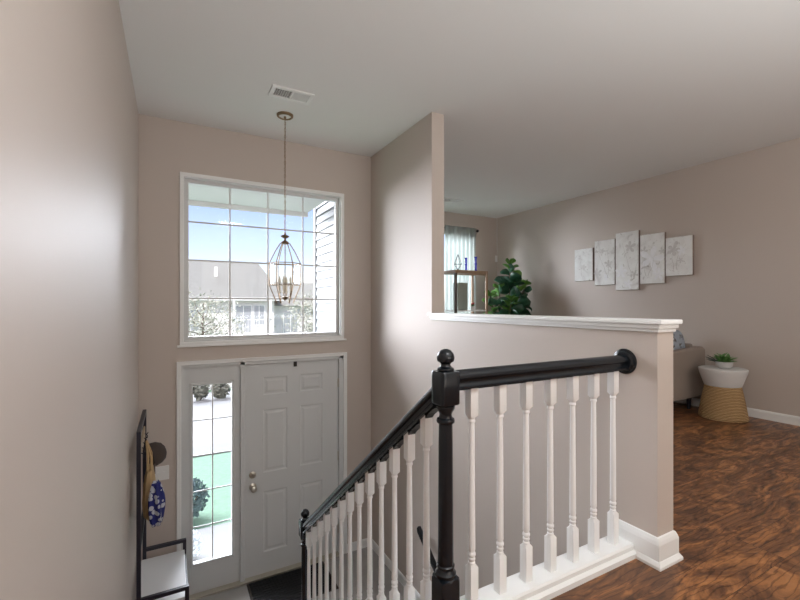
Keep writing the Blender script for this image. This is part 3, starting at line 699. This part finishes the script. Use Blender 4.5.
# diamond wire ornament
dm = thing('wire_ornament', 'dark diamond-shaped wire ornament on the shelf stand top', 'ornament', (3.60, 4.86, ZT))
bm = nb(); zz = .0
Dp = [Vector((.0, 0, .235)), *[Vector((.062*math.cos(a), .062*math.sin(a), .09)) for a in (0.4, 1.97, 3.54, 5.11)], Vector((0, 0, .004))]
for k in range(4):
    tube(bm, Dp[0], Dp[1+k], .0032, n=6); tube(bm, Dp[1+k], Dp[5], .0032, n=6); tube(bm, Dp[1+k], Dp[1+(k+1) % 4], .0026, n=6)
obj('wire_frame', bm, m_dkmetal, dm)
bm = nb(); lathe(bm, [(.03, 0), (.03, .006), (0, .007)], n=16); obj('foot', bm, m_dkmetal, dm)
m_blue = mat('cobalt_glass', (.06, .07, .65), .15, Transmission_Weight=.2)
for (x, y, h_, lab) in ((3.745, 4.86, .19, 'left slim cobalt blue glass candlestick on the shelf top'), (3.90, 4.83, .21, 'right taller cobalt blue glass candlestick on the shelf top')):
    c = thing('glass_candlestick', lab, 'candlestick', (x, y, ZT), 'blue candlesticks on the shelf stand')
    bm = nb(); lathe(bm, [(.030, 0), (.030, .006), (.014, .014), (.014, h_*.4), (.020, h_*.5), (.014, h_*.6), (.016, h_*.9), (.024, h_), (.016, h_), (0, h_*.95)], n=20); obj('stem', bm, m_blue, c, smooth=True)

# ------------------------------------------------------------ fiddle leaf fig
fg = thing('fiddle_leaf_fig', 'dark green fiddle-leaf fig standing in the living room corner', 'potted plant', (4.74, 5.03, 0))
bm = nb(); lathe(bm, [(.13, 0), (.15, .02), (.175, .30), (.18, .32), (.165, .32), (.16, .28), (0, .27)], n=32); obj('pot', bm, mat('basket_pot', (.45, .38, .3), .8, noise=(30, .2)), fg, smooth=True)
bm = nb(); rr = random.Random(21)
stems = [((0, 0), (.02, .01, 1.80), 1.0), ((.03, 0), (.20, -.12, 1.45), .8), ((-.03, .02), (-.24, -.02, 1.40), .8), ((0, -.03), (.02, -.22, 1.36), .8), ((-.02, -.03), (-.16, -.20, 1.22), .8), ((.03, .02), (.22, .10, 1.50), .8), ((-.04, .0), (-.36, .06, 1.28), .8)]
lv = [nb(), nb()]
def lf(bmx, p, yaw, pitch, ln): leaf(bmx, p, yaw, pitch, ln, ln*.85, rr.uniform(.3, 1.2), 1.45, 7, .18, rr.uniform(-1.3, 1.3))
for (sx, sy), top, k in stems:
    pts = []
    for i in range(9):
        t = i/8; pts.append(Vector((sx+(top[0]-sx)*t**1.3+.015*math.sin(i*1.7), sy+(top[1]-sy)*t**1.3+.012*math.cos(i*2.1), .27+(top[2]-.27)*t)))
    path(bm, pts, [.014*(1-.6*i/8) for i in range(9)], 8)
    nleaf = 32 if k == 1 else 16
    for i in range(nleaf):
        t = .38+.60*i/nleaf; idx = min(7, int(t*8)); fr = t*8-idx; p = pts[idx].lerp(pts[idx+1], fr)
        yaw = i*2.399+sx*20; ln = rr.uniform(.19, .28)*(1.05-.45*max(0, t-.7)/.3)
        lf(lv[1 if rr.random() < .28 else 0], p, yaw, rr.uniform(-.3, .9)+.5*(t > .9), ln)
    for q in range(4): lf(lv[1], pts[-1], q*1.57+sx*9, rr.uniform(.8, 1.2), .13)
obj('trunk', bm, m_bark, fg, smooth=True)
m_fa = mat('fig_leaf', (.022, .085, .045), .35, noise=(9, .5)); m_fb = mat('fig_leaf_young', (.10, .25, .04), .4, noise=(9, .35))
for b_, m in zip(lv, (m_fa, m_fb)):
    o = obj('foliage', b_, m, fg, smooth=True); o.modifiers.new('t', 'SOLIDIFY').thickness = .0015

# ------------------------------------------------------------ corner sensor and switch plate
cs_ = thing('motion_sensor', 'white motion sensor with wire high in the living room corner', 'sensor', (XA-.025, YF-.02, 1.94))
bm = nb(); extr(bm, [(-.04, .0), (.0235, -.0), (.0235, .018), (-.02, .018)], (0, 0, 0), (1, 0, 0), (0, 1, 0), (0, 0, .115)); obj('housing', bm, m_white_plastic, cs_, bevel=.004)
bm = nb(); tube(bm, (.018, .012, .11), (.018, .012, .80), .004, n=6); obj('wire', bm, m_white_plastic, cs_)
sw = thing('switch_plate', 'white double light switch plate left of the sidelight', 'light switch', (-.082, YW, -.28))
obj('plate', box(-.06, .06, -.006, 0, -.06, .06), m_white_plastic, sw, bevel=.002)
for x in (-.023, .023): obj('toggle', box(x-.005, x+.005, -.014, -.006, -.012, .012), m_white_plastic, sw)

# ------------------------------------------------------------ door mat
dm = thing('door_mat', 'black ribbed rubber doormat in front of the door', 'mat', (.967, 3.825, ZE))
obj('base', box(-.365, .365, -.225, .225, 0, .008), m_mat, dm, bevel=.002)
bm = nb()
for i in range(13):
    y = -.2+.4*i/12; bx(bm, -.345, .345, y-.0125, y+.0125, .008, .016)
obj('ribs', bm, m_ribs, dm)

# ------------------------------------------------------------ hall tree with hanging things
ht = thing('hall_tree', 'black metal hall tree with a white bench seat against the left wall', 'coat rack', (XL, 3.52, ZE))
T = .0125; yn, yf = -.32, .33; ZTOP = 1.755
def bar(name, a, b_, m=m_dkmetal, t=T):
    bm = nb(); bx(bm, min(a[0], b_[0])-t, max(a[0], b_[0])+t, min(a[1], b_[1])-t, max(a[1], b_[1])+t, min(a[2], b_[2]), max(a[2], b_[2])); obj(name, bm, m, ht)
xu = .055; xf = .335
for y in (yn, yf): bar('upright', (xu, y, 0), (xu, y, ZTOP))
for y in (yn, yf):
    bar('front_leg', (xf, y, 0), (xf, y, .64))
    obj('arm', box(xu+T, xf+T, y-T, y+T, .64, .665), m_dkmetal, ht)
    obj('foot_rail', box(xu+T, xf-T, y-T, y+T, .12, .145), m_dkmetal, ht)
obj('top_rail', box(xu-T, xu+T, yn+T, yf-T, ZTOP-.025, ZTOP), m_dkmetal, ht)
obj('hook_board', box(xu-.006, xu+.006, yn+T, yf-T, 1.54, 1.63), mat('hook_board', (.35, .27, .18), .6), ht)
obj('mid_rail', box(xu-T, xu+T, yn+T, yf-T, .98, 1.0), m_dkmetal, ht)
obj('seat', box(.035, xf+.0, yn+T+.001, yf-T-.001, .545, .585), m_seat, ht, bevel=.004)
obj('front_rail', box(xf-T, xf+T, yn+T, yf-T, .52, .544), m_dkmetal, ht)
obj('shoe_shelf', box(xu-T, xf+T, yn+T, yf-T, .146, .158), m_dkmetal, ht)
for i in range(5):
    y = -.24+.12*i; bm = nb(); path(bm, [(xu+.006, y, 1.59), (xu+.018, y, 1.585), (xu+.024, y, 1.57), (xu+.022, y, 1.555)], .0035, 6); path(bm, [(xu+.018, y, 1.585), (xu+.026, y, 1.592), (xu+.028, y, 1.60)], .0035, 6); obj('hook', bm, m_dkmetal, ht)
# tan tote bag
bm = nb(); nn = 16
bg_ = thing('tote_bag', 'tan cloth tote bag hanging from a hook of the hall tree', 'bag', (XL+.105, 3.49, ZE+1.08))
rings = []
for j, (z, hx_, hy_) in enumerate([(0, .020, .10), (.02, .038, .125), (.12, .045, .13), (.25, .034, .115), (.33, .018, .10), (.335, .012, .097)]):
    rings.append([bm.verts.new(((hx_*math.copysign(abs(math.cos(2*PI*k/nn))**.7, math.cos(2*PI*k/nn)))+.004*math.sin(k*3+j), hy_*math.copysign(abs(math.sin(2*PI*k/nn))**.7, math.sin(2*PI*k/nn)), z+.006*math.sin(k*2))) for k in range(nn)])
for A, B in zip(rings, rings[1:]):
    for i in range(nn): bm.faces.new((A[i], A[(i+1) % nn], B[(i+1) % nn], B[i]))
bm.faces.new(rings[0][::-1]); bm.faces.new(rings[-1])
m_tanc = mat('tan_canvas', (.45, .31, .16), .9, noise=(25, .2))
obj('body', bm, m_tanc, bg_, smooth=True)
for s in (-1, 1):
    bm = nb(); path(bm, [(s*.012, -.07, .32), (s*.010, -.05, .42), (-.02, -.012, .525), (-.02, .012, .525), (s*.010, .05, .42), (s*.012, .07, .32)], .007, 6); obj('strap', bm, m_tanc, bg_, smooth=True)
# cap
cp = thing('cap', 'dark brown cap hanging highest on the hall tree', 'hat', (XL+.10, 3.745, ZE+1.42))
cp.rotation_euler = (0, math.radians(78), .3)
bm = nb(); lathe(bm, [(.088, 0), (.090, .02), (.084, .055), (.064, .088), (.034, .104), (.0, .108)], n=24); obj('crown', bm, mat('brown_felt', (.065, .05, .042), .9), cp, smooth=True)
bm = nb(); A = []; B = []
for i in range(13):
    t = -1.05+2.1*i/12; A.append(bm.verts.new((.086*math.cos(t), .086*math.sin(t), .004))); B.append(bm.verts.new(((.086+.065*math.cos(t*1.35)**.6 if abs(t*1.35) < PI/2 else .086)*math.cos(t), (.086+.05*max(0, math.cos(t*1.35)))*math.sin(t), -.010)))
for i in range(12): bm.faces.new((A[i], A[i+1], B[i+1], B[i]))
o = obj('brim', bm, mat('brim_felt', (.09, .07, .06), .9), cp, smooth=True); o.modifiers.new('t', 'SOLIDIFY').thickness = .004
# blue scarf
def scarf_mat():
    m = mat('blue_print', (.02, .03, .16), .8); nt = m.node_tree; b = nt.nodes['Principled BSDF']; L = nt.links.new
    tc = nt.nodes.new('ShaderNodeTexCoord'); n = nt.nodes.new('ShaderNodeTexVoronoi'); n.inputs['Scale'].default_value = 26; L(tc.outputs['Object'], n.inputs['Vector'])
    cr = nt.nodes.new('ShaderNodeValToRGB'); cr.color_ramp.interpolation = 'CONSTANT'; E = cr.color_ramp.elements; E[0].color = (.5, .52, .58, 1); E[1].position = .42; E[1].color = (.015, .022, .16, 1); L(n.outputs['Distance'], cr.inputs[0]); L(cr.outputs[0], b.inputs['Base Color']); return m
bm = nb(); nn = 24; rings = []
for j in range(10):
    t = j/9; z = .28*t; rr_ = .014+.044*math.sin(PI*min(1, (1-t)*.75+.08))**.8
    rings.append([bm.verts.new((rr_*(1+.22*math.sin(5*2*PI*k/nn+j*.3))*math.cos(2*PI*k/nn)*.8, rr_*1.3*(1+.22*math.sin(5*2*PI*k/nn+j*.3))*math.sin(2*PI*k/nn), z)) for k in range(nn)])
for A, B in zip(rings, rings[1:]):
    for i in range(nn): bm.faces.new((A[i], A[(i+1) % nn], B[(i+1) % nn], B[i]))
bm.faces.new(rings[0][::-1]); bm.faces.new(rings[-1])
o = obj('scarf', bm, scarf_mat(), smooth=True, loc=(XL+.150, 3.30, ZE+1.09)); tag(o, 'blue and white patterned scarf bundle hanging on the hall tree', 'scarf')

# ================================================================= exterior
# ground profile (y,z) falling away from the house
GP = [(4.23, -1.60), (5.45, -1.60), (9.0, -1.80), (15.9, -2.22), (19, -2.5), (27, -4.4), (60, -4.6)]
def gz(y):
    for (a, za), (b_, zb) in zip(GP, GP[1:]):
        if y <= b_: return za+(zb-za)*(y-a)/(b_-a)
    return GP[-1][1]
bm = nb(); prof = [(y, z) for y, z in GP]+[(60, -6), (4.23, -6)]
extr(bm, prof, (-30, 0, 0), (0, 1, 0), (0, 0, 1), (75, 0, 0))
struct('ground', bm, m_grass, 'green front lawn seen through the sidelight', 'lawn')
bm = nb(); extr(bm, [(9.0, gz(9.0)+.02), (15.9, gz(15.9)+.02), (15.9, gz(15.9)-.1), (9.0, gz(9.0)-.1)], (-30, 0, 0), (0, 1, 0), (0, 0, 1), (75, 0, 0))
struct('street', bm, m_street, 'pale grey street beyond the front lawn', 'street')
bm = nb(); extr(bm, [(15.9, gz(15.9)+.03), (19, gz(19)+.03), (19, gz(19)-.1), (15.9, gz(15.9)-.1)], (-30, 0, 0), (0, 1, 0), (0, 0, 1), (75, 0, 0))
struct('sidewalk', bm, m_concrete, 'bright concrete pavement on the far side of the street', 'pavement')
struct('porch_slab', box(-1.4, XR-.02, YW+.141, 5.45, -1.7, ZE-.06), m_concrete, 'white concrete porch outside the front door', 'porch')
# soffit over the entry
bm = nb(); bx(bm, -1.6, XR-.13, YW+.141, 6.0, 2.5, 2.56); bx(bm, -1.6, XR-.13, 6.0, 6.06, 2.44, 2.62)
struct('soffit', bm, m_soffit, 'pale porch soffit over the entry', 'soffit')
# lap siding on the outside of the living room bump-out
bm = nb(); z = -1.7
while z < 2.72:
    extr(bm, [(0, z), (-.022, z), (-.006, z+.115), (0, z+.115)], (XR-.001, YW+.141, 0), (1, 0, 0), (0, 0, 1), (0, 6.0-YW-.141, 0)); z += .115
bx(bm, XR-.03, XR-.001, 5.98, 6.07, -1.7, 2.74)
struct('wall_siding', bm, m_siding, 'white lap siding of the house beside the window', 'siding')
# far neighbour house
hs = thing('neighbor_house', 'large white two-storey house with grey roof beyond the window', 'house', (0, 30, -4.5))
def part(name, bm, m, p=hs, **k): return obj(name, bm, m, p, **k)
part('wall', box(-14, 6.3, 0, 9, 0, 6.05), m_hwall)
bm = nb(); v = [bm.verts.new(p) for p in ((-15, -.6, 6.05), (7.0, -.6, 6.05), (7.0, 9.6, 6.05), (-15, 9.6, 6.05), (-12, 4.2, 9.0), (5.9, 4.2, 9.0))]
for f in ((0, 1, 5, 4), (1, 2, 5), (2, 3, 4, 5), (3, 0, 4), (3, 2, 1, 0)): bm.faces.new([v[i] for i in f])
part('roof', bm, m_roof)
part('fascia', box(-15, 7.0, -.7, -.58, 5.95, 6.15), m_trim)
part('vent_stack', box(2.62, 2.82, 2.0, 2.2, 7.4, 8.35), m_trim)
part('wing_wall', box(6.3, 16, 1.5, 8, 0, 5.6), m_hwall)
bm = nb(); v = [bm.verts.new(p) for p in ((6.0, .9, 5.6), (17, .9, 5.6), (17, 8.6, 5.6), (6.0, 8.6, 5.6), (6.0, 4.6, 7.5), (16.0, 4.6, 7.5))]
for f in ((0, 1, 5, 4), (1, 2, 5), (2, 3, 4, 5), (3, 0, 4), (3, 2, 1, 0)): bm.faces.new([v[i] for i in f])
part('wing_roof', bm, m_roof)
part('balcony_slab', box(3.4, 5.9, -1.2, 0, 3.55, 3.75), m_trim)
bm = nb(); bx(bm, 3.4, 5.9, -1.2, -1.14, 4.65, 4.72)
for i in range(26): bx(bm, 3.42+i*.098, 3.45+i*.098, -1.19, -1.15, 3.75, 4.65)
part('balcony_rail', bm, m_trim)
for x in (3.45, 5.75): part('balcony_post', box(x, x+.14, -1.2, -1.06, 0, 6.05), m_trim)
for (x0, x1, z0, z1) in ((3.75, 4.75, 3.8, 5.6), (4.95, 5.6, 4.3, 5.6), (3.9, 4.6, .9, 2.6), (4.9, 5.5, .9, 2.6), (.6, 1.5, 4.0, 5.3), (-1.6, -.7, 4.0, 5.3), (.6, 1.5, .9, 2.3), (7.3, 8.3, 3.6, 5.0), (9.6, 10.6, 3.6, 5.0)):
    yy = -.02 if x0 < 6 else 1.48
    wd = part('window', box(x0, x1, yy-.03, yy+.02, z0, z1), m_hwin)
    bm = nb(); bx(bm, x0-.08, x0, yy-.06, yy+.02, z0-.08, z1+.08); bx(bm, x1, x1+.08, yy-.06, yy+.02, z0-.08, z1+.08); bx(bm, x0, x1, yy-.06, yy+.02, z1, z1+.08); bx(bm, x0, x1, yy-.06, yy+.02, z0-.08, z0); bx(bm, (x0+x1)/2-.03, (x0+x1)/2+.03, yy-.05, yy-.03, z0, z1)
    obj('window_trim', bm, m_trim, wd)
# trees
def tree(name, x, y, h_, rad, n, m, label, cat='tree', ls=.16, seed=1, zbot=.25):
    rr = random.Random(seed); t = thing(name, label, cat, (x, y, gz(y)-.03)); bm = nb(); path(bm, [(0, 0, 0), (.05, .02, h_*.3), (-.03, .04, h_*.6), (0, 0, h_*.92)], [.10*h_/5, .08*h_/5, .05*h_/5, .015], 8)
    tips = []
    for i in range(26):
        a = i*2.4; z0 = h_*(zbot+.55*i/26); rr_ = rad*(.6+.4*rr.random())*math.sin(PI*(.25+.65*(i/26)))
        e = Vector((rr_*math.cos(a), rr_*math.sin(a), z0+rad*.45)); mid = Vector((e.x*.5, e.y*.5, z0+rad*.12)); path(bm, [(0, 0, z0), mid, e], [.03*h_/5, .018*h_/5, .006], 5); tips.append(e); tips.append(mid)
    obj('trunk', bm, m_bark, t)
    bm = nb()
    for i in range(n):
        c = rr.choice(tips)+Vector((rr.gauss(0, 1), rr.gauss(0, 1), rr.gauss(0, .8)))*rad*.17; u = Vector((rr.gauss(0, 1), rr.gauss(0, 1), rr.gauss(0, 1))).normalized(); w_ = u.orthogonal().normalized(); s = ls*rr.uniform(.6, 1.2)
        vs = [bm.verts.new(p) for p in (c-u*s*.5, c+w_*s*.28, c+u*s*.5, c-w_*s*.28)]; bm.faces.new(vs)
    obj('foliage', bm, m, t)
tree('tree', 1.35, 22.5, 5.0, 2.0, 2600, m_leafA, 'pale leafy tree at the lower left of the large window', seed=3)
tree('tree', 7.3, 23.0, 5.5, 2.1, 2600, m_leafA, 'pale leafy tree behind the lantern in the large window', seed=8)
tree('tree', 10.9, 26.5, 6.6, 2.0, 2600, m_leafA, 'taller pale tree next to the white siding in the large window', seed=12)
def bush(name, x, y, z, rx, ry, rz_, n, m, label, ls, cat='shrub', seed=1):
    rr = random.Random(seed); t = thing(name, label, cat, (x, y, z)); bm = nb()
    for i in range(8):
        a = i*.8; path(bm, [(0, 0, -.01), (rx*.3*math.cos(a), ry*.3*math.sin(a), rz_*.6), (rx*.75*math.cos(a), ry*.75*math.sin(a), rz_*(1.1+.2*(i % 2)))], .008, 5)
    obj('stems', bm, m_bark, t); bm = nb()
    for i in range(n):
        d = Vector((rr.gauss(0, 1), rr.gauss(0, 1), rr.gauss(0, 1))).normalized(); q = rr.uniform(.6, 1); c = Vector((d.x*rx*q, d.y*ry*q, rz_+d.z*rz_*q*.98)); u = Vector((rr.gauss(0, 1), rr.gauss(0, 1), rr.gauss(0, 1))).normalized(); w_ = u.orthogonal().normalized(); s = ls*rr.uniform(.6, 1.2)
        if c.z < .01: c.z = .01
        vs = [bm.verts.new(p) for p in (c-u*s*.5, c+w_*s*.28, c+u*s*.5, c-w_*s*.28)]; bm.faces.new(vs)
    obj('foliage', bm, m, t)
bush('shrub', .13, 6.1, gz(6.1), .30, .30, .27, 1300, m_leafB, 'blue-green shrub on the lawn seen through the sidelight', .07, seed=4)
bush('porch_plant', .15, 4.85, ZE-.06, .13, .16, .15, 500, mat('silver_leaves', (.62, .66, .68), .8), 'pale silvery plant on the porch low in the sidelight', .05, 'plant', seed=6)
o = obj('paver_brick', box(-.05, .05, -.04, .04, 0, .055), mat('brick', (.30, .24, .18), .9), bevel=.004, loc=(.475, 4.56, ZE-.06)); tag(o, 'small brown brick on the porch at the sidelight corner', 'brick')
# hedge row beyond the street
for i in range(13):
    x = -2.4+i*.66; bush('hedge_shrub', x, 16.5, gz(16.5), .295, .30, .34+.05*(i % 3), 420, m_hedge, 'low shrub in the hedge row beyond the street', .16, seed=30+i)
for o in list(S.objects):
    if o.name.startswith('hedge_shrub'): o['group'] = 'hedge row beyond the street'
